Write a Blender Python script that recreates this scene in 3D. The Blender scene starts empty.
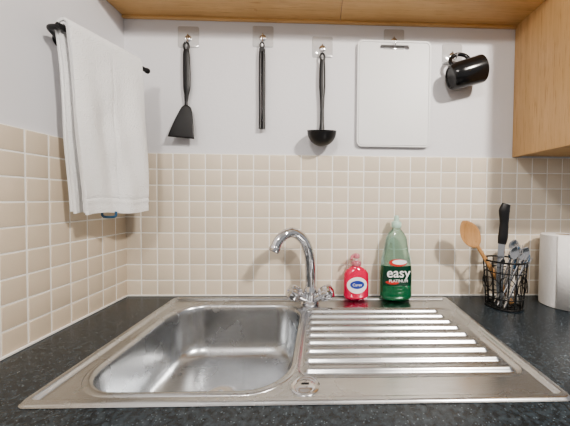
import bpy, bmesh, math, random
from mathutils import Vector, Matrix, Quaternion
random.seed(4)
SC = bpy.context.scene
COL = SC.collection
CT = 0.90   # counter top height

# ------------------------------------------------------------------ materials
def new_mat(name):
    m = bpy.data.materials.new(name); m.use_nodes = True
    nt = m.node_tree; b = nt.nodes['Principled BSDF']
    return m, nt, b
def c4(c): return (c[0], c[1], c[2], 1)
def simple(name, col, rough=0.5, metal=0.0, bump=0.0, bscale=200, var=0.06, vscale=8, spec=0.5, trans=0.0, coat=0.0, bdist=0.001):
    m, nt, b = new_mat(name)
    b.inputs['Roughness'].default_value = rough
    b.inputs['Metallic'].default_value = metal
    b.inputs['Specular IOR Level'].default_value = spec
    b.inputs['Transmission Weight'].default_value = trans
    b.inputs['Coat Weight'].default_value = coat
    tc = nt.nodes.new('ShaderNodeTexCoord')
    n = nt.nodes.new('ShaderNodeTexNoise'); n.inputs['Scale'].default_value = vscale
    nt.links.new(tc.outputs['Object'], n.inputs['Vector'])
    mx = nt.nodes.new('ShaderNodeMix'); mx.data_type = 'RGBA'
    mx.inputs[6].default_value = c4([x*(1-var) for x in col]); mx.inputs[7].default_value = c4([min(1, x*(1+var)) for x in col])
    nt.links.new(n.outputs['Fac'], mx.inputs[0]); nt.links.new(mx.outputs[2], b.inputs['Base Color'])
    if bump > 0:
        n2 = nt.nodes.new('ShaderNodeTexNoise'); n2.inputs['Scale'].default_value = bscale
        n2.inputs['Detail'].default_value = 4
        nt.links.new(tc.outputs['Object'], n2.inputs['Vector'])
        bp = nt.nodes.new('ShaderNodeBump'); bp.inputs['Strength'].default_value = bump; bp.inputs['Distance'].default_value = bdist
        nt.links.new(n2.outputs['Fac'], bp.inputs['Height']); nt.links.new(bp.outputs['Normal'], b.inputs['Normal'])
    return m

def mat_wood(name, c1, c2, axis='x', rough=0.42):
    m, nt, b = new_mat(name)
    tc = nt.nodes.new('ShaderNodeTexCoord'); mp = nt.nodes.new('ShaderNodeMapping')
    s = {'x': (1.2, 22, 22), 'z': (22, 22, 1.2), 'y': (22, 1.2, 22)}[axis]
    mp.inputs['Scale'].default_value = s
    nt.links.new(tc.outputs['Object'], mp.inputs['Vector'])
    n = nt.nodes.new('ShaderNodeTexNoise'); n.inputs['Scale'].default_value = 3; n.inputs['Detail'].default_value = 7
    n.inputs['Distortion'].default_value = 0.5
    nt.links.new(mp.outputs[0], n.inputs['Vector'])
    r = nt.nodes.new('ShaderNodeValToRGB'); r.color_ramp.elements[0].position = .3; r.color_ramp.elements[1].position = .7
    r.color_ramp.elements[0].color = c4(c1); r.color_ramp.elements[1].color = c4(c2)
    nt.links.new(n.outputs['Fac'], r.inputs[0])
    v = nt.nodes.new('ShaderNodeTexNoise'); v.inputs['Scale'].default_value = 14; v.inputs['Detail'].default_value = 2
    nt.links.new(mp.outputs[0], v.inputs['Vector'])
    r2 = nt.nodes.new('ShaderNodeValToRGB'); r2.color_ramp.elements[0].position = .30; r2.color_ramp.elements[1].position = .42
    r2.color_ramp.elements[0].color = (.8, .72, .62, 1); r2.color_ramp.elements[1].color = (1, 1, 1, 1)
    nt.links.new(v.outputs['Fac'], r2.inputs[0])
    mx = nt.nodes.new('ShaderNodeMix'); mx.data_type = 'RGBA'; mx.blend_type = 'MULTIPLY'; mx.inputs[0].default_value = 1
    nt.links.new(r.outputs[0], mx.inputs[6]); nt.links.new(r2.outputs[0], mx.inputs[7])
    nt.links.new(mx.outputs[2], b.inputs['Base Color'])
    b.inputs['Roughness'].default_value = rough
    return m

def mat_tile(name, col, off, pitch):
    m, nt, b = new_mat(name)
    tc = nt.nodes.new('ShaderNodeTexCoord')
    s = nt.nodes.new('ShaderNodeVectorMath'); s.operation = 'SUBTRACT'; s.inputs[1].default_value = off
    nt.links.new(tc.outputs['Object'], s.inputs[0])
    d = nt.nodes.new('ShaderNodeVectorMath'); d.operation = 'DIVIDE'; d.inputs[1].default_value = (pitch,)*3
    nt.links.new(s.outputs[0], d.inputs[0])
    f = nt.nodes.new('ShaderNodeVectorMath'); f.operation = 'FLOOR'; nt.links.new(d.outputs[0], f.inputs[0])
    w = nt.nodes.new('ShaderNodeTexWhiteNoise'); nt.links.new(f.outputs[0], w.inputs['Vector'])
    n = nt.nodes.new('ShaderNodeTexNoise'); n.inputs['Scale'].default_value = 25; n.inputs['Detail'].default_value = 4
    nt.links.new(tc.outputs['Object'], n.inputs['Vector'])
    a = nt.nodes.new('ShaderNodeMath'); a.operation = 'MULTIPLY_ADD'; a.inputs[1].default_value = .5
    nt.links.new(w.outputs['Value'], a.inputs[0])
    h = nt.nodes.new('ShaderNodeMath'); h.operation = 'MULTIPLY'; h.inputs[1].default_value = .5
    nt.links.new(n.outputs['Fac'], h.inputs[0]); nt.links.new(h.outputs[0], a.inputs[2])
    mx = nt.nodes.new('ShaderNodeMix'); mx.data_type = 'RGBA'
    mx.inputs[6].default_value = c4([x*.93 for x in col]); mx.inputs[7].default_value = c4([x*1.07 for x in col])
    nt.links.new(a.outputs[0], mx.inputs[0]); nt.links.new(mx.outputs[2], b.inputs['Base Color'])
    b.inputs['Roughness'].default_value = .2
    bp = nt.nodes.new('ShaderNodeBump'); bp.inputs['Strength'].default_value = .3; bp.inputs['Distance'].default_value = .002
    nt.links.new(n.outputs['Fac'], bp.inputs['Height']); nt.links.new(bp.outputs['Normal'], b.inputs['Normal'])
    return m

def mat_counter():
    m, nt, b = new_mat('speckled_laminate')
    tc = nt.nodes.new('ShaderNodeTexCoord')
    base = (.012, .017, .022)
    mixc = nt.nodes.new('ShaderNodeMix'); mixc.data_type = 'RGBA'
    n0 = nt.nodes.new('ShaderNodeTexNoise'); n0.inputs['Scale'].default_value = 80; n0.inputs['Detail'].default_value = 6
    n0.inputs['Roughness'].default_value = .7
    nt.links.new(tc.outputs['Object'], n0.inputs['Vector'])
    r0 = nt.nodes.new('ShaderNodeValToRGB'); r0.color_ramp.elements[0].position = .42; r0.color_ramp.elements[1].position = .72
    r0.color_ramp.elements[0].color = c4(base); r0.color_ramp.elements[1].color = (.055, .075, .092, 1)
    nt.links.new(n0.outputs['Fac'], r0.inputs[0])
    v = nt.nodes.new('ShaderNodeTexVoronoi'); v.inputs['Scale'].default_value = 230
    nt.links.new(tc.outputs['Object'], v.inputs['Vector'])
    r1 = nt.nodes.new('ShaderNodeValToRGB'); r1.color_ramp.elements[0].position = .12; r1.color_ramp.elements[1].position = .32
    r1.color_ramp.elements[0].color = (1, 1, 1, 1); r1.color_ramp.elements[1].color = (0, 0, 0, 1)
    nt.links.new(v.outputs['Distance'], r1.inputs[0])
    sep = nt.nodes.new('ShaderNodeSeparateColor'); nt.links.new(v.outputs['Color'], sep.inputs[0])
    g = nt.nodes.new('ShaderNodeMath'); g.operation = 'GREATER_THAN'; g.inputs[1].default_value = .66
    nt.links.new(sep.outputs[0], g.inputs[0])
    mu = nt.nodes.new('ShaderNodeMath'); mu.operation = 'MULTIPLY'
    nt.links.new(r1.outputs[0], mu.inputs[0]); nt.links.new(g.outputs[0], mu.inputs[1])
    nt.links.new(mu.outputs[0], mixc.inputs[0]); nt.links.new(r0.outputs[0], mixc.inputs[6])
    mixc.inputs[7].default_value = (.14, .18, .21, 1)
    nt.links.new(mixc.outputs[2], b.inputs['Base Color'])
    b.inputs['Roughness'].default_value = .27
    return m

def mat_steel(name='brushed_stainless', base=.55, r0=.19, r1=.33):
    m, nt, b = new_mat(name)
    b.inputs['Metallic'].default_value = 1
    tc = nt.nodes.new('ShaderNodeTexCoord'); mp = nt.nodes.new('ShaderNodeMapping')
    mp.inputs['Scale'].default_value = (5, 240, 240)
    nt.links.new(tc.outputs['Object'], mp.inputs['Vector'])
    n = nt.nodes.new('ShaderNodeTexNoise'); n.inputs['Scale'].default_value = 2; n.inputs['Detail'].default_value = 5
    nt.links.new(mp.outputs[0], n.inputs['Vector'])
    n2 = nt.nodes.new('ShaderNodeTexNoise'); n2.inputs['Scale'].default_value = 7; n2.inputs['Detail'].default_value = 5
    nt.links.new(tc.outputs['Object'], n2.inputs['Vector'])
    mr = nt.nodes.new('ShaderNodeMapRange'); mr.inputs[1].default_value = .3; mr.inputs[2].default_value = .7
    mr.inputs[3].default_value = r0; mr.inputs[4].default_value = r1
    nt.links.new(n2.outputs['Fac'], mr.inputs[0]); nt.links.new(mr.outputs[0], b.inputs['Roughness'])
    mx = nt.nodes.new('ShaderNodeMix'); mx.data_type = 'RGBA'
    mx.inputs[6].default_value = (base*.78, base*.81, base*.84, 1); mx.inputs[7].default_value = (base*1.12, base*1.15, base*1.19, 1)
    nt.links.new(n.outputs['Fac'], mx.inputs[0]); nt.links.new(mx.outputs[2], b.inputs['Base Color'])
    bp = nt.nodes.new('ShaderNodeBump'); bp.inputs['Strength'].default_value = .25; bp.inputs['Distance'].default_value = .0005
    nt.links.new(n.outputs['Fac'], bp.inputs['Height']); nt.links.new(bp.outputs['Normal'], b.inputs['Normal'])
    return m

M_wall = simple('painted_plaster', (.70, .70, .725), .55, bump=.45, bscale=70, var=.03, vscale=3)
M_ceil = simple('ceiling_paint', (.75, .75, .74), .8)
M_floor = simple('floor_vinyl', (.16, .15, .14), .5, var=.2)
M_grout = simple('cream_grout', (.86, .84, .80), .8, bump=.3)
PITCH = .0555
LX = -.68
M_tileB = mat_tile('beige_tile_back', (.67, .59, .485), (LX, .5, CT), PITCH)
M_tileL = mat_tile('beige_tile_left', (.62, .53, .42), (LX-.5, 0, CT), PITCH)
M_counter = mat_counter()
M_steel = mat_steel()
M_chrome = simple('chrome', (.70, .70, .72), .05, 1.0, var=.02)
M_dsteel = simple('steel_shiny', (.65, .65, .66), .18, 1.0, var=.05)
M_black = simple('black_nylon', (.008, .008, .009), .38, var=.1)
M_blackg = simple('black_gloss_ceramic', (.008, .008, .009), .18, var=.1)
M_wire = simple('black_wire', (.02, .02, .02), .3, .6)
M_towel = simple('white_terry', (.88, .88, .88), .95, bump=1.0, bscale=320, var=.03, spec=.1, bdist=.004)
M_seal = simple('white_sealant', (.86, .85, .82), .4)
M_woodx = mat_wood('beech_veneer_x', (.58, .36, .16), (.68, .44, .21), 'x')
M_woodz = mat_wood('beech_veneer_z', (.58, .36, .17), (.68, .44, .22), 'z')
M_spoonw = mat_wood('spoon_wood', (.36, .19, .075), (.50, .28, .12), 'z', .6)
M_pad = simple('clear_pad', (.52, .52, .53), .10, var=.02, coat=.8)
M_board = simple('translucent_board', (.72, .73, .735), .42, var=.02, bump=.2, bscale=300)
M_paper = simple('paper', (.84, .83, .82), .95, bump=.8, bscale=160, bdist=.002, var=.02)
M_card = simple('card', (.45, .34, .22), .9)
M_pink = simple('pink_soap', (.66, .015, .075), .12, var=.1, coat=.5)
M_pinkc = simple('pink_clear', (.85, .35, .42), .1, trans=.5)
M_white = simple('white_label', (.85, .85, .85), .35)
M_blue = simple('blue_label', (.02, .05, .34), .3)
M_green = simple('green_liquid', (.008, .22, .085), .06, var=.2, coat=.6, trans=.5)
M_gcap = simple('green_cap', (.55, .76, .66), .25, trans=.2)
M_gclear = simple('green_clear_plastic', (.60, .82, .71), .05, var=.05, trans=.88)
M_glabel = simple('dark_green_label', (.004, .05, .025), .25)
M_red = simple('red_label', (.6, .04, .03), .3)
M_bluehandle = simple('blue_handle', (.04, .11, .20), .3)

# ------------------------------------------------------------------ helpers
def link(o, parent=None):
    COL.objects.link(o)
    if parent: o.parent = parent
    return o
def mesh_obj(name, verts, faces, mat, parent=None, smooth=True, angle=40):
    me = bpy.data.meshes.new(name)
    me.from_pydata([tuple(v) for v in verts], [], faces); me.validate()
    bm = bmesh.new(); bm.from_mesh(me); bmesh.ops.recalc_face_normals(bm, faces=bm.faces); bm.to_mesh(me); bm.free()
    if smooth:
        me.polygons.foreach_set('use_smooth', [True]*len(me.polygons))
        try: me.set_sharp_from_angle(angle=math.radians(angle))
        except Exception: pass
    me.materials.append(mat)
    return link(bpy.data.objects.new(name, me), parent)
def empty(name, loc=(0, 0, 0), rot=(0, 0, 0), sc=1.0):
    e = bpy.data.objects.new(name, None); e.empty_display_size = .03
    e.location = loc; e.rotation_euler = rot; e.scale = (sc, sc, sc); COL.objects.link(e); return e
def box(name, lo, hi, mat, parent=None, bev=0.0, seg=2):
    bm = bmesh.new(); bmesh.ops.create_cube(bm, size=1)
    for v in bm.verts:
        v.co = Vector([lo[i] + (v.co[i]+.5)*(hi[i]-lo[i]) for i in range(3)])
    if bev > 0: bmesh.ops.bevel(bm, geom=bm.edges[:], offset=bev, segments=seg, affect='EDGES', profile=.5)
    me = bpy.data.meshes.new(name); bm.to_mesh(me); bm.free()
    if bev > 0:
        me.polygons.foreach_set('use_smooth', [True]*len(me.polygons)); me.set_sharp_from_angle(angle=math.radians(50))
    me.materials.append(mat)
    return link(bpy.data.objects.new(name, me), parent)
def loft(name, rings, mat, parent=None, closed=True, cap=(True, True), angle=40):
    n = len(rings[0]); V = [p for r in rings for p in r]; F = []
    for i in range(len(rings)-1):
        for j in range(n if closed else n-1):
            k = (j+1) % n
            F.append((i*n+j, i*n+k, (i+1)*n+k, (i+1)*n+j))
    if cap[0]: F.append(tuple(range(n))[::-1])
    if cap[1]: F.append(tuple((len(rings)-1)*n+j for j in range(n)))
    return mesh_obj(name, V, F, mat, parent, True, angle)
def frame_to(p, axis):
    q = Vector((0, 0, 1)).rotation_difference(Vector(axis).normalized())
    return Matrix.Translation(Vector(p)) @ q.to_matrix().to_4x4()
def lathe(name, prof, mat, parent=None, pos=(0, 0, 0), axis=(0, 0, 1), seg=40, sx=1, sy=1, flute=0, fn=6, cap=(True, True), angle=40):
    M = frame_to(pos, axis); rings = []
    for r, z in prof:
        ring = []
        for j in range(seg):
            a = 2*math.pi*j/seg
            rr = r*(1 + flute*math.cos(fn*a))
            ring.append(M @ Vector((rr*math.cos(a)*sx, rr*math.sin(a)*sy, z)))
        rings.append(ring)
    return loft(name, rings, mat, parent, True, cap, angle)
def crom(pts, n=8):
    P = [Vector(p) for p in pts]; P = [2*P[0]-P[1]] + P + [2*P[-1]-P[-2]]; out = []
    for i in range(1, len(P)-2):
        for k in range(n):
            t = k/n; a, b, c, d = P[i-1], P[i], P[i+1], P[i+2]
            out.append(.5*((2*b)+(c-a)*t+(2*a-5*b+4*c-d)*t*t+(3*b-a-3*c+d)*t**3))
    out.append(P[-2]); return out
def tube(name, pts, rad, mat, parent=None, seg=14, smooth=8, closed=False, flat=1.0, up=None):
    P = crom(pts, smooth) if smooth > 1 and not closed else [Vector(p) for p in pts]
    n = len(P)
    if isinstance(rad, (int, float)): R = [rad]*n
    else:
        R = []
        m = len(rad)-1
        for i in range(n):
            t = i/(n-1)*m; k = min(int(t), m-1); f = t-k
            R.append(rad[k]*(1-f)+rad[k+1]*f)
    rings = []; prev = None
    for i in range(n):
        if closed: T = (P[(i+1) % n]-P[i-1]).normalized()
        else: T = (P[min(i+1, n-1)]-P[max(i-1, 0)]).normalized()
        if prev is None:
            u = Vector(up) if up else (Vector((0, 1, 0)) if abs(T.y) < .9 else Vector((1, 0, 0)))
        else: u = prev
        u = (u - T*u.dot(T)).normalized(); prev = u
        w = T.cross(u)
        rings.append([P[i] + (u*math.cos(a)*flat + w*math.sin(a))*R[i] for a in [2*math.pi*j/seg for j in range(seg)]])
    if closed:
        rings.append(rings[0]); return loft(name, rings, mat, parent, True, (False, False))
    return loft(name, rings, mat, parent)
def torus(name, c, R, r, mat, parent=None, axis=(0, 0, 1), n=32, seg=10, sx=1.0, sy=1.0, flat=1.0):
    M = frame_to(c, axis)
    pts = [M @ Vector((R*sx*math.cos(2*math.pi*i/n), R*sy*math.sin(2*math.pi*i/n), 0)) for i in range(n)]
    return tube(name, pts, r, mat, parent, seg, 1, True, up=axis, flat=flat)
def rrect(cx, cy, hx, hy, r, z, k=10):
    r = min(r, hx-.0005, hy-.0005); out = []
    for q, (sx, sy) in enumerate([(1, 1), (-1, 1), (-1, -1), (1, -1)]):
        for i in range(k+1):
            a = math.pi/2*(q + i/k)
            out.append(Vector((cx+sx*(hx-r)+r*math.cos(a), cy+sy*(hy-r)+r*math.sin(a), z)))
    return out
def text(name, body, size, loc, mat, parent=None, rot=(math.pi/2, 0, 0)):
    cu = bpy.data.curves.new(name, 'FONT'); cu.body = body; cu.size = size; cu.extrude = .0002
    cu.align_x = 'CENTER'; cu.align_y = 'CENTER'; cu.materials.append(mat); cu.offset = size*.012
    o = bpy.data.objects.new(name, cu); o.location = loc; o.rotation_euler = rot
    return link(o, parent)
def sstep(a, b, x):
    t = max(0, min(1, (x-a)/(b-a))); return t*t*(3-2*t)

# ------------------------------------------------------------------ room shell
RX = 2.3; FY = -3.0
wb = box('wall_back', (LX-.1, 0, 0), (RX, .1, 2.4), M_wall)
wl = box('wall_left', (LX-.1, FY, 0), (LX, 0, 2.4), M_wall)
box('ceiling', (LX-.1, FY, 2.4), (RX, .1, 2.5), M_ceil)
box('floor', (LX-.1, FY, -.1), (RX, .1, 0), M_floor)

def tiles(name, fn, ncol, nrow, mat, parent):
    V = []; F = []; g = .0019; t = .006; b = .0016
    for i in range(ncol):
        for j in range(nrow):
            u0 = i*PITCH+g; u1 = (i+1)*PITCH-g; v0 = j*PITCH+g; v1 = (j+1)*PITCH-g
            tt = t + random.uniform(-.0003, .0003)
            base = len(V)
            for (d, ins) in ((.001, 0), (tt-b*.7, 0), (tt-b*.2, b*.4), (tt, b*1.2)):
                V += [fn(u0+ins, v0+ins, d), fn(u1-ins, v0+ins, d), fn(u1-ins, v1-ins, d), fn(u0+ins, v1-ins, d)]
            for r in range(3):
                for k in range(4):
                    k2 = (k+1) % 4; F.append((base+r*4+k, base+r*4+k2, base+r*4+4+k2, base+r*4+4+k))
            F.append((base+12, base+13, base+14, base+15))
    return mesh_obj(name, V, F, mat, parent, True, 60)
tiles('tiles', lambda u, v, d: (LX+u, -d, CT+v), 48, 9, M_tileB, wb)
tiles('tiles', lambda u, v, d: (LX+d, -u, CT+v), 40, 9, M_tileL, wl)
box('grout', (LX, -.0048, CT), (LX+48*PITCH, 0, CT+9*PITCH), M_grout, wb)
box('grout', (LX, -40*PITCH, CT), (LX+.0048, -.0048, CT+9*PITCH), M_grout, wl)
box('trim_1', (LX+.007, -.0125, CT), (1.9, -.0065, CT+.006), M_seal, None, .0015)
box('trim_2', (LX+.0065, -.61, CT), (LX+.0125, -.0065, CT+.006), M_seal, None, .0015)

# ------------------------------------------------------------------ worktop with sink cut-out
SX0, SX1, SY0, SY1 = -.50, .446, -.533, -.028
hx0, hx1, hy0, hy1 = SX0+.018, SX1-.018, SY0+.018, SY1-.018
wt = empty('kitchen_worktop', (0, 0, 0))
CB = CT-.04
R = 1.9
V = [(LX+.0062, -.62), (R, -.62), (R, -.0062), (LX+.0062, -.0062), (hx0, hy0), (hx1, hy0), (hx1, hy1), (hx0, hy1)]
VV = [(x, y, CT) for x, y in V] + [(x, y, CB) for x, y in V]
FF = [(0, 1, 5, 4), (1, 2, 6, 5), (2, 3, 7, 6), (3, 0, 4, 7)]
FF += [tuple(i+8 for i in f)[::-1] for f in FF]
for a, b in ((0, 1), (1, 2), (2, 3), (3, 0), (4, 5), (5, 6), (6, 7), (7, 4)): FF.append((a, b, b+8, a+8))
mesh_obj('slab', VV, FF, M_counter, wt, False)

# base cabinet
bc = empty('base_cabinet', (0, 0, 0))
box('side_left', (LX+.002, -.57, .12), (LX+.02, -.01, CB-.001), M_woodz, bc)
box('side_right', (R-.02, -.57, .12), (R, -.01, CB-.001), M_woodz, bc)
box('plinth', (LX+.002, -.54, 0), (R, -.52, .12), M_woodx, bc)
box('bottom_panel', (LX+.02, -.57, .12), (R-.02, -.01, .138), M_woodx, bc)
x = LX+.004; w = (R-LX-.004)/4
for i in range(4):
    box('door_panel_%d' % (i+1), (x+.002, -.59, .125), (x+w-.002, -.571, CB-.004), M_woodz, bc, .002)
    tube('handle_%d' % (i+1), [(x+w-.05, -.592, .62), (x+w-.05, -.615, .64), (x+w-.05, -.615, .74), (x+w-.05, -.592, .76)], .005, M_dsteel, bc)
    x += w

# ------------------------------------------------------------------ sink
sink = empty('kitchen_sink', (0, 0, CT))
BCX, BCY, BHX, BHY, BR = -.253, -.290, .197, .204, .088
ZD = -.002
ridges = [-.134 - i*.0372 for i in range(9)]
def sd_rr(x, y, cx, cy, hx, hy, r):
    qx = abs(x-cx)-hx+r; qy = abs(y-cy)-hy+r
    return min(max(qx, qy), 0)+math.hypot(max(qx, 0), max(qy, 0))-r
def H(x, y):
    cx, cy = (SX0+SX1)/2, (SY0+SY1)/2
    d = -sd_rr(x, y, cx, cy, (SX1-SX0)/2, (SY1-SY0)/2, .02)
    z = .0008 + .0042*sstep(0, .006, d)
    z += (ZD-.005)*sstep(.014, .022, d)
    d2 = -sd_rr(x, y, .186, -.285, .233, .175, .035)
    z -= .005*sstep(0, .010, d2)
    for k, ry in enumerate(ridges):
        xe = .362+.004*k
        dx = max(-.022-x, 0, x-xe); dd = math.hypot(dx, y-ry)
        z += .0090*(1-sstep(.0012, .0105, dd))
    return z
nx, ny = 380, 290
V = []; F = []
for j in range(ny+1):
    for i in range(nx+1):
        x = SX0+(SX1-SX0)*i/nx; y = SY0+(SY1-SY0)*j/ny
        cx, cy = (SX0+SX1)/2, (SY0+SY1)/2; r = .02
        ax = abs(x-cx)-((SX1-SX0)/2-r); ay = abs(y-cy)-((SY1-SY0)/2-r)
        if ax > 0 and ay > 0:
            l = math.hypot(ax, ay); m = max(ax, ay)
            if l > 1e-6:
                s = m/l; x = cx+math.copysign((SX1-SX0)/2-r+ax*s, x-cx); y = cy+math.copysign((SY1-SY0)/2-r+ay*s, y-cy)
        V.append((x, y, H(x, y)))
def inside(p): return sd_rr(p[0], p[1], BCX, BCY, BHX, BHY, BR) < .004
for j in range(ny):
    for i in range(nx):
        a = j*(nx+1)+i; q = (a, a+1, a+nx+2, a+nx+1)
        if all(inside(V[k]) for k in q): continue
        F.append(q)
mesh_obj('deck', V, F, M_steel, sink, True, 80)
prof = [(-.0125, ZD-.0025), (-.0115, ZD+.0002), (-.009, ZD+.0018), (-.004, ZD+.0020), (0, ZD+.0010), (.003, ZD-.002), (.005, ZD-.008), (.0065, ZD-.02), (.011, ZD-.06), (.016, ZD-.105), (.020, ZD-.125), (.028, ZD-.140), (.042, ZD-.149), (.06, ZD-.152), (.10, ZD-.155), (.15, ZD-.158)]
rings = [rrect(BCX, BCY, BHX-d, BHY-d, max(.03, BR-d*.5), z, 14) for d, z in prof]
loft('bowl', rings, M_steel, sink, True, (False, True), 80)
lathe('waste_flange', [(.042, -.1585), (.042, -.156), (.038, -.1555), (.03, -.1575), (.001, -.158)], M_dsteel, sink, (BCX, BCY, 0))
lathe('strainer_knob', [(.006, -.158), (.006, -.15), (.009, -.146), (.001, -.145)], M_dsteel, sink, (BCX, BCY, 0), seg=20)
lathe('overflow_rim', [(.027, -.0045), (.027, -.0005), (.0245, .0012), (.021, .0005), (.019, -.001), (.017, -.0005), (.014, .0018), (.008, .0028), (.0005, .003)], M_dsteel, sink, (-.026, -.482, 0))
tube('overflow_slot', [(-.033, -.482, .0032), (-.019, -.482, .0032)], .0016, M_black, sink, 8, 1)

# ------------------------------------------------------------------ mixer tap
tap = empty('mixer_tap', (-.032, -.076, CT+ZD))
lathe('base', [(.029, 0), (.030, .004), (.027, .008), (.022, .012), (.021, .03), (.023, .04), (.022, .05), (.019, .056), (.018, .06)], M_chrome, tap)
dX, dY = -.106, -.066
sp = [(0, .05), (0, .09), (.01, .13), (.06, .172), (.20, .212), (.44, .238), (.70, .237), (.90, .219), (1.0, .195)]
pts = [(s*dX, s*dY, z) for s, z in sp]
tube('spout', pts, [.0175, .0175, .0173, .0172, .0170, .0168, .0165, .0160, .0158], M_chrome, tap, 28, 8)
tdir = (Vector(pts[-1])-Vector(pts[-2])).normalized()
lathe('aerator', [(.0165, 0), (.0175, .003), (.0175, .014), (.015, .017), (.013, .017), (.012, .010), (.001, .010)], M_chrome, tap, Vector(pts[-1])-tdir*.006, tdir)
for sgn, nm, mm in ((-1, 'left', M_blue), (1, 'right', M_red)):
    ax = Vector((sgn*.76, -.30, .46)).normalized()
    b0 = Vector((sgn*.010, 0, .016))
    tube('arm_'+nm, [b0, b0+ax*.036], .0150, M_chrome, tap, 20, 2)
    p = b0+ax*.030
    lathe('knob_'+nm, [(.011, 0), (.0200, .003), (.0235, .009), (.0255, .030), (.0235, .039), (.017, .043), (.010, .0435)], M_chrome, tap, p, ax, 72, flute=.08, fn=6)
    lathe('cap_'+nm, [(.0095, 0), (.0090, .0015), (.0005, .002)], M_chrome, tap, p+ax*.0432, ax, 20)
    lathe('dot_'+nm, [(.003, 0), (.0025, .0006), (.0005, .0008)], mm, tap, p+ax*.0450, ax, 16)

# ------------------------------------------------------------------ towel rail + towel
rail = empty('towel_rail', (0, 0, 0))
ZR = 1.647
P0 = Vector((-.614, -.294, ZR)); P1 = Vector((-.555, -.085, ZR))
D = (P1-P0).normalized(); N = Vector((-D.y, D.x, 0)); N = N if N.x > 0 else -N
tube('bar', [P0-D*.010, P0, P1], .0068, M_black, rail, 16, 2)
lathe('end_knob', [(.001, -.004), (.006, -.003), (.0085, .002), (.0085, .008), (.005, .012), (.001, .013)], M_black, rail, P1, D, 20)
aP = P0-D*.010
tube('arm', [(LX+.003, aP.y+.060, ZR), (LX+.018, aP.y+.035, ZR), (LX+.034, aP.y+.004, ZR), (aP.x, aP.y, ZR)], .0062, M_black, rail, 14, 6)
lathe('wall_plate', [(.016, 0), (.016, .004), (.013, .006), (.001, .006)], M_black, rail, (LX, aP.y+.062, ZR), (1, 0, 0), 28)

towel = empty('hand_towel', (0, 0, 0))
def towel_layer(name, t0, t1, off, zf, zb, ph, thick, nar):
    L = (P1-P0).length; nu = 64; path = []
    ztop = P0.z
    r = .0085+off
    for k in range(90): path.append((r, zf+(ztop-zf)*k/90))
    for k in range(13):
        a = math.pi*k/12; path.append((r*math.cos(a), ztop+r*math.sin(a)))
    for k in range(1, 61): path.append((-r, ztop-(ztop-zb)*k/60))
    V = []; F = []
    for (o, z) in path:
        down = (ztop-z)/.45; down = max(0, down)
        for i in range(nu+1):
            t = i/nu
            tt = t0+(t1-t0)*t
            tt = tt + nar*down*(1-t) + .075*down*t + .006*math.sin(down*9+t)
            s = 1 if o > 0 else -1
            wob = (.0060*math.sin(t*8+ph+down*1.6) + .0030*math.sin(t*17+ph*2-down*4))*min(1, down*2.2)
            wob += .0020*math.sin(18*down+7*t+ph)*math.exp(-((t-.35-.3*down)/.25)**2)*min(1, down*3)
            wob -= .0030*math.exp(-((t-.52)/.018)**2)*min(1, down*4)
            if off > 0 and s > 0:
                for zz0 in (.905, .945): wob -= .0020*math.exp(-((down-zz0)/.007)**2)
            bulge = .005*min(1, down*1.6)
            p = P0+D*(tt*L)+N*(o+s*bulge*(.6 if s > 0 else .7)+wob)
            zz = z + (.004*math.sin(t*6+ph)+.006*t)*down
            V.append((p.x, p.y, zz))
    n = nu+1
    for j in range(len(path)-1):
        for i in range(nu): F.append((j*n+i, j*n+i+1, (j+1)*n+i+1, (j+1)*n+i))
    o = mesh_obj(name, V, F, M_towel, towel, True, 180)
    s = o.modifiers.new('thick', 'SOLIDIFY'); s.thickness = thick; s.offset = 1
    b = o.modifiers.new('bev', 'BEVEL'); b.width = thick*.4; b.segments = 3
    return o
towel_layer('outer_fold', -.035, .84, .0085, 1.199, 1.207, .3, .0070, .12)
towel_layer('inner_fold', -.027, .83, .0005, 1.204, 1.202, .3, .0068, .12)
pc = P0+D*(.42*(P1-P0).length)+N*.012
tube('hanging_loop', [pc+Vector((-.022, 0, 1.206-ZR)), pc+Vector((-.018, 0, 1.192-ZR)), pc+Vector((.012, 0, 1.192-ZR)), pc+Vector((.016, 0, 1.206-ZR))], .0035, M_bluehandle, towel, 8, 6, flat=.5)

# ------------------------------------------------------------------ hooks and hanging utensils
def hook(x, z, name='adhesive_hook', reach=1.0):
    e = empty(name, (x, 0, z))
    rings = []
    for d, y in ((0, 0), (0, -.0012), (.0008, -.0018)):
        rr = rrect(0, .004, .036-d, .036-d, .006, 0, 5)
        rings.append([Vector((p.x, y, p.y)) for p in rr])
    loft('pad', rings, M_pad, e)
    lathe('boss', [(.011, 0), (.011, .003), (.008, .005), (.001, .0055)], M_dsteel, e, (0, -.001, -.002), (0, -1, 0), 24)
    tube('hook_wire', [(0, -.004, .012), (0, -.008, .002), (0, -.009, -.014), (0, -.014*reach, -.024), (0, -.022*reach, -.023), (0, -.0245*reach, -.012)], .0022, M_dsteel, e, 10, 6)
    return e
def flat_handle(name, pts, mat, parent, flat=.45):
    return tube(name, [p[:3] for p in pts], [p[3] for p in pts], mat, parent, 18, 5, flat=flat, up=(0, 1, 0))
HY = -.0165
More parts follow.
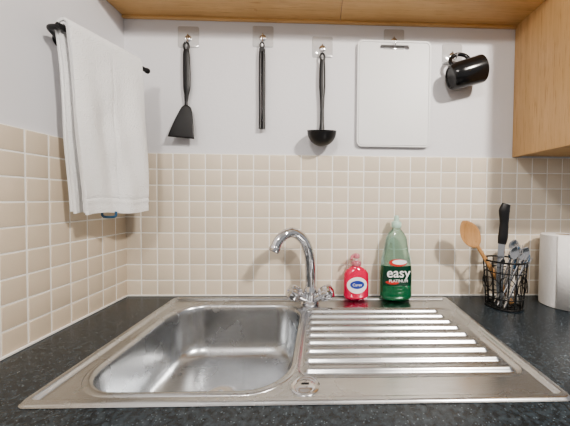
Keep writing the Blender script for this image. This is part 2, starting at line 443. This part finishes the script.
# spatula
hx, hz = -.461, 1.792
hook(hx, hz+.004)
sp_ = empty('spatula', (hx, 0, hz-.020))
torus('hanging_eye', (0, HY, -.012), .0085, .0036, M_black, sp_, (0, 1, 0), sx=.95, sy=1.6)
flat_handle('handle', [(0, HY, -.022, .009), (0, HY, -.04, .0115), (.001, HY, -.10, .0130), (.001, HY, -.15, .0120), (0, HY, -.175, .008), (-.001, HY, -.20, .0055), (-.001, HY-.002, -.226, .0065)], M_black, sp_)
def blade():
    bm = bmesh.new()
    def P(u, v):
        xl = -.012 - .040*v**.9; xr = .013+.020*v**.5
        x = xl+(xr-xl)*u; z = -.212-.110*v - .008*(abs(u-.5)*2)**2*(1-v) - .006*u*v
        y = HY-.004-.014*math.sin(v*1.4)+.006*(u-.5)
        return (x, y, z)
    nu, nv = 20, 20; vs = [[bm.verts.new(P(i/nu, j/nv)) for i in range(nu+1)] for j in range(nv+1)]
    for j in range(nv):
        for i in range(nu): bm.faces.new((vs[j][i], vs[j][i+1], vs[j+1][i+1], vs[j+1][i]))
    me = bpy.data.meshes.new('blade'); bm.to_mesh(me); bm.free(); me.materials.append(M_black)
    me.polygons.foreach_set('use_smooth', [True]*len(me.polygons))
    o = link(bpy.data.objects.new('blade', me), sp_)
    s = o.modifiers.new('s', 'SOLIDIFY'); s.thickness = .0028
blade()
# tongs
hx, hz = -.205, 1.800
hook(hx, hz+.004)
tg = empty('kitchen_tongs', (hx, 0, hz-.020))
torus('hanging_ring', (0, HY, -.010), .007, .0022, M_black, tg, (0, 1, 0), sy=1.4)
for s in (-1, 1):
    flat_handle('arm_%s' % ('left' if s < 0 else 'right'), [(s*.0050, HY, -.022, .0050), (s*.0055, HY, -.06, .0056), (s*.0060, HY, -.15, .0052), (s*.0060, HY, -.22, .0046), (s*.0055, HY, -.265, .0054), (s*.0055, HY-.001, -.295, .0056)], M_black, tg, .9)
lathe('hinge', [(.0085, -.006), (.0095, -.003), (.0095, .003), (.0085, .006)], M_black, tg, (0, HY, -.026), (0, 1, 0), 20)
# ladle
hx, hz = .002, 1.765
hook(hx, hz+.008)
ld = empty('soup_ladle', (hx, 0, hz-.020))
torus('hanging_eye', (0, HY, -.010), .0075, .0034, M_black, ld, (0, 1, 0), sy=1.6)
flat_handle('handle', [(0, HY, -.02, .0085), (0, HY, -.05, .0105), (0, HY, -.11, .0110), (0, HY, -.15, .008), (0, HY, -.19, .0065), (0, HY, -.235, .0070), (0, HY-.001, -.262, .0100)], M_black, ld, .6)
pr = []
for k in range(11):
    a = math.pi/2*k/10; pr.append((.001+.048*math.sin(a), -.050*math.cos(a)))
pr += [(.0495, .002), (.0475, .002), (.0455, 0)]
for k in range(9, -1, -1):
    a = math.pi/2*k/10; pr.append((.001+.0445*math.sin(a), -.0465*math.cos(a)))
lathe('bowl', pr, M_black, ld, (0, HY-.038, -.273), (0, -.30, 1), 36)
# chopping board
hx, hz = .254, 1.796
hook(hx, hz+.0085)
cb = empty('chopping_board', (hx, 0, hz+.002))
YB = -.0115
cu = bpy.data.curves.new('board', 'CURVE'); cu.dimensions = '2D'; cu.fill_mode = 'BOTH'; cu.extrude = .0017; cu.bevel_depth = .0008
def spl(pts):
    s = cu.splines.new('POLY'); s.points.add(len(pts)-1)
    for i, p in enumerate(pts): s.points[i].co = (p.x, p.y, 0, 1)
    s.use_cyclic_u = True
spl(rrect(0, -.183, .129, .184, .018, 0, 8)); spl(list(reversed(rrect(0, -.022, .052, .0085, .0085, 0, 8))))
cu.materials.append(M_board)
o = bpy.data.objects.new('board', cu); o.rotation_euler = (math.pi/2, 0, 0); o.location = (0, YB, 0); link(o, cb)
tube('rim_groove', [Vector((p.x, YB-.003, p.y)) for p in rrect(0, -.183, .123, .178, .014, 0, 6)], .0012, M_board, cb, 6, 1, True)
# mug
hx, hz = .463, 1.757
hook(hx, hz+.0015, reach=1.65)
mug = empty('coffee_mug', (hx+.024, -.055, hz-.084), sc=1.07)
A = Vector((math.cos(math.radians(17)), -.05, math.sin(math.radians(17)))).normalized()
L0 = -.052
mp_ = [(.001, L0+.004), (.028, L0+.003), (.030, L0), (.034, L0+.001), (.0385, L0+.008), (.041, L0+.03), (.042, L0+.098), (.0415, L0+.101), (.0395, L0+.099), (.0375, L0+.03), (.034, L0+.012), (.001, L0+.008)]
lathe('body', mp_, M_blackg, mug, (0, 0, 0), A, 48)
UPV = Vector((-math.sin(math.radians(17)), .30, math.cos(math.radians(17)))); UPV = (UPV-A*UPV.dot(A)).normalized()
hp = [(-.026, .036), (-.030, .055), (-.020, .070), (.002, .074), (.020, .064), (.028, .048), (.030, .036)]
tube('handle', [A*a+UPV*b for a, b in hp], .0058, M_blackg, mug, 14, 8)

# ------------------------------------------------------------------ wall cabinet + bridging panel
wc = empty('wall_cabinet', (0, 0, 0))
CX0, CZ0 = .690, 1.401
box('side_panel', (CX0, -.33, CZ0), (CX0+.018, -.001, 2.12), M_woodz, wc, .0008)
box('side_panel_right', (1.482, -.33, CZ0), (1.50, -.001, 2.12), M_woodz, wc)
box('bottom_panel', (CX0+.018, -.325, CZ0+.004), (1.482, -.008, CZ0+.02), M_woodx, wc)
box('top_panel', (CX0+.018, -.325, 2.10), (1.482, -.008, 2.118), M_woodx, wc)
for i in range(2):
    a = CX0+.001+i*.4
    box('door_panel_%d' % (i+1), (a, -.351, CZ0+.001), (a+.397, -.332, 2.12), M_woodz, wc, .002)
    xx = a+(.36 if i == 0 else .04)
    tube('handle_%d' % (i+1), [(xx, -.353, 1.46), (xx, -.376, 1.475), (xx, -.376, 1.57), (xx, -.353, 1.585)], .005, M_dsteel, wc)
br = empty('overhead_wooden_panel', (0, 0, 0))
box('panel_left', (LX+.001, -.18, 1.864), (.062, -.001, 1.882), M_woodx, br, .0008)
box('panel_right', (.0635, -.18, 1.864), (CX0-.001, -.001, 1.882), M_woodx, br, .0008)
box('back_batten', (LX+.001, -.012, 1.856), (CX0-.001, -.001, 1.8645), M_woodx, br, .0008)
lathe('screw_cap', [(.006, 0), (.0055, .002), (.001, .0025)], M_woodz, br, (-.22, -.05, 1.864), (0, 0, -1), 16)

# ------------------------------------------------------------------ bottles
def ell_loft(name, prof, mat, parent, seg=40, p=2.4, cap=(True, True)):
    rings = []
    for z, hx, hy in prof:
        ring = []
        for j in range(seg):
            a = 2*math.pi*j/seg; c, s = math.cos(a), math.sin(a)
            ring.append(Vector((math.copysign(abs(c)**(2/p), c)*hx, math.copysign(abs(s)**(2/p), s)*hy, z)))
        rings.append(ring)
    return loft(name, rings, mat, parent, True, cap, 50)
def interp(prof, z):
    for i in range(len(prof)-1):
        a, b = prof[i], prof[i+1]
        if a[0] <= z <= b[0]:
            t = (z-a[0])/(b[0]-a[0]+1e-9); return a[1]+(b[1]-a[1])*t, a[2]+(b[2]-a[2])*t
    return prof[-1][1], prof[-1][2]
def label(name, prof, zc, hz, xw, mat, parent, off=.0006, oval=False, p=2.4, xc=0):
    V = []; F = []; nu, nv = 28, 14
    for j in range(nv+1):
        for i in range(nu+1):
            s = -1+2*i/nu; t = -1+2*j/nv
            if oval:
                s2 = s*math.sqrt(max(0, 1-t*t/2)); t2 = t*math.sqrt(max(0, 1-s*s/2)); s, t = s2, t2
            z = zc+t*hz; hx, hy = interp(prof, z)
            fx = xc+s*xw; y = -hy*(max(0, 1-abs(fx)**p))**(1/p)
            V.append((fx*hx, y-off, z))
    n = nu+1
    for j in range(nv):
        for i in range(nu): F.append((j*n+i, j*n+i+1, (j+1)*n+i+1, (j+1)*n+i))
    return mesh_obj(name, V, F, mat, parent, True, 180)

ZS = CT+.0052
soap = empty('hand_soap_dispenser', (.124, -.041, ZS), (0, 0, .05), 1.0)
bp_ = [(0, .036, .019), (.003, .040, .022), (.010, .043, .024), (.06, .043, .024), (.085, .0415, .023), (.097, .034, .020), (.105, .022, .016), (.110, .0145, .0135), (.117, .0135, .0135)]
ell_loft('bottle', bp_, M_pink, soap)
label('label_white', bp_, .050, .028, .80, M_white, soap, .0006, True)
label('label_blue', bp_, .052, .014, .56, M_blue, soap, .0011, True)
text('label_text', 'Carex', .013, (0, -.0262, .052), M_white, soap)
lathe('collar', [(.0155, .112), (.0165, .114), (.0165, .125), (.012, .128), (.007, .130)], M_pinkc, soap, seg=24, flute=.03, fn=12)
lathe('pump_stem', [(.0045, .128), (.0045, .140)], M_white, soap, seg=14)
ell_loft('pump_head', [(.138, .010, .009), (.141, .012, .0105), (.149, .012, .0105), (.153, .008, .008)], M_pinkc, soap, 24)
tube('nozzle', [(-.004, -.002, .147), (-.014, -.012, .148), (-.020, -.024, .145), (-.021, -.029, .139)], [.006, .005, .0045, .004], M_pinkc, soap, 12, 5)

dish = empty('washing_up_liquid_bottle', (.260, -.047, ZS), (0, 0, .0), 1.02)
dp = [(0, .046, .024), (.004, .051, .028), (.015, .053, .030), (.085, .053, .030), (.115, .051, .029), (.140, .048, .027), (.160, .042, .024), (.180, .038, .023), (.205, .034, .022), (.220, .026, .019), (.232, .016, .014), (.236, .013, .013), (.244, .013, .013)]
ell_loft('liquid_body', dp[:5], M_green, dish)
ell_loft('clear_body', [(.1152, .051, .029)] + dp[5:], M_gclear, dish)
label('label_green', dp, .083, .032, .90, M_glabel, dish, .0007)
label('label_red', dp, .062, .006, .40, M_red, dish, .0012, True, xc=-.35)
label('label_light', dp, .127, .012, .60, M_red, dish, .0008, True)
label('label_light_2', dp, .129, .008, .50, M_white, dish, .0013, True, xc=.1)
text('label_text', 'easy', .045, (0, -.0335, .094), M_white, dish)
text('label_small_text', 'PLATINUM', .013, (0, -.0335, .068), M_white, dish)
lathe('cap', [(.0155, .240), (.0165, .242), (.0165, .256), (.014, .259), (.009, .262), (.0075, .276), (.0055, .280), (.001, .281)], M_gcap, dish, seg=28)

# ------------------------------------------------------------------ wire utensil caddy
HX, HYC = .602, -.105
cad = empty('wire_utensil_holder', (HX, HYC, CT))
def rr(z): return .052+.010*z/.15
for nm, z, r in (('rim', .152, .0028), ('ring_mid', .118, .0018), ('ring_low', .035, .0018), ('ring_base', .003, .0026)):
    torus(nm, (0, 0, z), rr(z), r, M_wire, cad)
for k in range(16):
    a = 2*math.pi*k/16; c, s = math.cos(a), math.sin(a)
    tube('wire_%d' % (k+1), [(rr(0)*c, rr(0)*s, .003), (rr(.15)*c, rr(.15)*s, .152)], .0014, M_wire, cad, 6, 1)
for k in range(8):
    a = 2*math.pi*(k+.5)/8; c, s = math.cos(a), math.sin(a); R2 = rr(.077)
    torus('scroll_%d' % (k+1), (R2*c, R2*s, .077), .020, .0014, M_wire, cad, (c, s, 0), 20, 6, 1.0, 1.6)
for k in range(-2, 3):
    h = math.sqrt(max(0, .052**2-(k*.018)**2))
    tube('base_wire_%d' % (k+3), [(k*.018, -h, .003), (k*.018, h, .003)], .0013, M_wire, cad, 6, 1)
    tube('base_cross_%d' % (k+3), [(-h, k*.018, .0035), (h, k*.018, .0035)], .0013, M_wire, cad, 6, 1)

def spoon(name, p0, p1, L, w, mat, hr=.004, depth=.3, kind='spoon', face=(0, -1, 0)):
    p0 = Vector(p0); d = (Vector(p1)-p0).normalized(); e = empty(name, p0)
    f = Vector(face); f = (f-d*f.dot(d)).normalized(); s = d.cross(f)
    tube('handle', [Vector((0, 0, 0)), d*L*.4, d*L*.8, d*L], [hr, hr, hr*.85, hr*.8], mat, e, 12, 4, flat=.6, up=f)
    rings = []
    hl = w*1.45
    if kind == 'spoon':
        for k in range(15):
            t = k/14; ww = w*math.sin(math.pi*min(1, .04+.94*t))**.62 if 0 < t < 1 else hr*.5
            c = d*(L-.004+hl*2*t); dish_ = w*depth*math.sin(math.pi*t)
            ring = []
            for j in range(20):
                a = 2*math.pi*j/20; ca, sa = math.cos(a), math.sin(a)
                yy = -dish_*(1-ca*ca) + sa*.003
                ring.append(c+s*ww*ca+f*yy)
            rings.append(ring)
        loft('head', rings, mat, e)
    elif kind == 'fork':
        for k in range(7):
            t = k/6; ww = hr+(w-hr)*math.sin(t*math.pi/2)
            rings.append([d*(L-.003+hl*.7*t)+s*ww*math.cos(a)+f*.0012*math.sin(a) for a in [2*math.pi*j/14 for j in range(14)]])
        loft('head', rings, mat, e)
        for k in range(4):
            o = s*w*(-.8+k*.533)
            tube('tine_%d' % (k+1), [d*(L-.006+hl*.7)+o, d*(L+hl*2)+o+f*.003], [.0017, .0010], mat, e, 8, 3)
    return e
c = Vector((HX, HYC, CT))
spoon('wooden_spoon', c+Vector((.030, .004, .008)), c+Vector((-.116, .000, .235)), .225, .034, M_spoonw, .0080, .20, face=(.1, -1, .1))
kn = empty('kitchen_knife', c+Vector((-.022, -.008, .012)))
ka = Vector((.012, 0, .30)).normalized()
ks = Vector((1, 0, 0)); ks = (ks-ka*ks.dot(ka)).normalized(); kf = ka.cross(ks)
V = []
for (t, w0, w1) in ((0, .0, .001), (.03, -.009, .006), (.08, -.014, .008), (.205, -.014, .009)):
    for ww, th in ((w0, .0002), (w1, .0012), (w1, -.0012), (w0, -.0002)): V.append(ka*t+ks*ww+kf*th)
F = []
for i in range(3):
    for j in range(4): F.append((i*4+j, i*4+(j+1) % 4, i*4+4+(j+1) % 4, i*4+4+j))
F += [(0, 1, 2, 3), (12, 13, 14, 15)]
mesh_obj('blade', V, F, M_dsteel, kn, False)
tube('handle', [ka*.193+ks*-.002, ka*.215, ka*.26+ks*.001, ka*.30-ks*.001, ka*.322+ks*.004], [.013, .0160, .0140, .0175, .0140], M_black, kn, 18, 5, flat=.6, up=kf)
spoon('table_fork', c+Vector((-.02, .014, .008)), c+Vector((.044, .016, .20)), .155, .012, M_dsteel, .0038, kind='fork')
spoon('table_spoon', c+Vector((-.03, -.017, .008)), c+Vector((.062, -.014, .19)), .165, .017, M_dsteel, .0042)
spoon('table_spoon', c+Vector((-.012, -.027, .008)), c+Vector((.016, -.024, .19)), .155, .015, M_dsteel, .0042)
spoon('table_fork', c+Vector((-.02, -.034, .008)), c+Vector((.045, -.036, .16)), .140, .013, M_dsteel, .0038, kind='fork', face=(-.5, -1, 0))
spoon('table_spoon', c+Vector((.006, .026, .008)), c+Vector((.052, .030, .20)), .172, .015, M_dsteel, .0038, face=(-.6, -1, 0))
spoon('table_fork', c+Vector((.030, -.012, .008)), c+Vector((.034, -.016, .20)), .162, .012, M_dsteel, .0038, kind='fork', face=(-.8, -1, 0))
pl = empty('kitchen_scissors', c+Vector((-.020, .001, .010)))
sa_ = Vector((.078, 0, .165)).normalized(); sb = sa_.cross(Vector((0, -1, 0))).normalized()
tube('blade_1', [Vector((0, 0, 0)), sa_*.13+sb*.004], [.002, .007], M_dsteel, pl, 8, 2, flat=.25)
tube('blade_2', [Vector((.003, .003, 0)), sa_*.13-sb*.004+Vector((0, .003, 0))], [.002, .007], M_dsteel, pl, 8, 2, flat=.25)
lathe('pivot', [(.005, 0), (.004, .002), (.001, .0022)], M_dsteel, pl, sa_*.12+Vector((0, -.003, 0)), (0, -1, 0), 14)
for s in (-1, 1):
    tube('shank_%d' % (1 if s < 0 else 2), [sa_*.125, sa_*.142+sb*s*.008, sa_*.156+sb*s*.013], .0040, M_bluehandle, pl, 10, 4)
    torus('grip_%d' % (1 if s < 0 else 2), sa_*.172+sb*s*.015, .014, .0045, M_bluehandle, pl, (0, 1, 0), 24, 10, .95, 1.45)
spoon('vegetable_peeler', c+Vector((-.03, -.030, .008)), c+Vector((-.035, -.042, .16)), .140, .008, M_dsteel, .005, kind='spoon')

# ------------------------------------------------------------------ kitchen roll
kr = empty('kitchen_roll', (.805, -.095, CT))
lathe('paper', [(.021, .0), (.058, 0), (.062, .002), (.0625, .12), (.062, .233), (.059, .235), (.021, .235), (.0205, .12), (.021, 0)], M_paper, kr, seg=64, cap=(False, False))
lathe('core', [(.0205, .0005), (.0205, .2345), (.019, .2345), (.019, .0005), (.0205, .0005)], M_card, kr, cap=(False, False))
V = []; F = []
for i in range(12):
    a = math.radians(215+i*3.0); r = .0632+.0002*i+(.004*(i/11)**3)
    for z in (.002, .233): V.append((r*math.cos(a), r*math.sin(a), z))
for i in range(11): F.append((2*i, 2*i+2, 2*i+3, 2*i+1))
o = mesh_obj('loose_sheet', V, F, M_paper, kr, True, 180); s = o.modifiers.new('s', 'SOLIDIFY'); s.thickness = .0006

# ------------------------------------------------------------------ lights
def area(name, loc, tgt, size, power, col):
    l = bpy.data.lights.new(name, 'AREA'); l.shape = 'DISK'; l.size = size; l.energy = power; l.color = col
    o = bpy.data.objects.new(name, l); o.location = loc
    o.rotation_euler = (Vector(tgt)-Vector(loc)).to_track_quat('-Z', 'Y').to_euler(); COL.objects.link(o); return o
area('ceiling_light', (1.0, -1.55, 2.36), (.0, -.2, 1.2), .14, 40, (1, .93, .85))
area('ceiling_light', (-.25, -1.9, 2.36), (-.0, -.2, 1.1), .22, 16, (1, .94, .87))
w = bpy.data.worlds.new('World'); SC.world = w; w.use_nodes = True
bg = w.node_tree.nodes['Background']; bg.inputs[0].default_value = (1, .985, .985, 1); bg.inputs[1].default_value = .42
try: SC.view_settings.look = 'AgX - Medium High Contrast'
except Exception as e: print('look', e)

# ------------------------------------------------------------------ camera
cam = bpy.data.cameras.new('camera'); co = bpy.data.objects.new('camera', cam); COL.objects.link(co)
cam.sensor_width = 36; cam.lens = 36*278/570; cam.shift_x = -44/570; cam.shift_y = -7/570; cam.clip_start = .02
yaw, pitch, roll = .030, -.026, .0085
fwd = Vector((math.sin(yaw)*math.cos(pitch), math.cos(yaw)*math.cos(pitch), math.sin(pitch)))
q = fwd.to_track_quat('-Z', 'Y') @ Quaternion((0, 0, 1), roll)
co.rotation_mode = 'QUATERNION'; co.rotation_quaternion = q
co.location = (0, -.99, CT+.346)
SC.camera = co
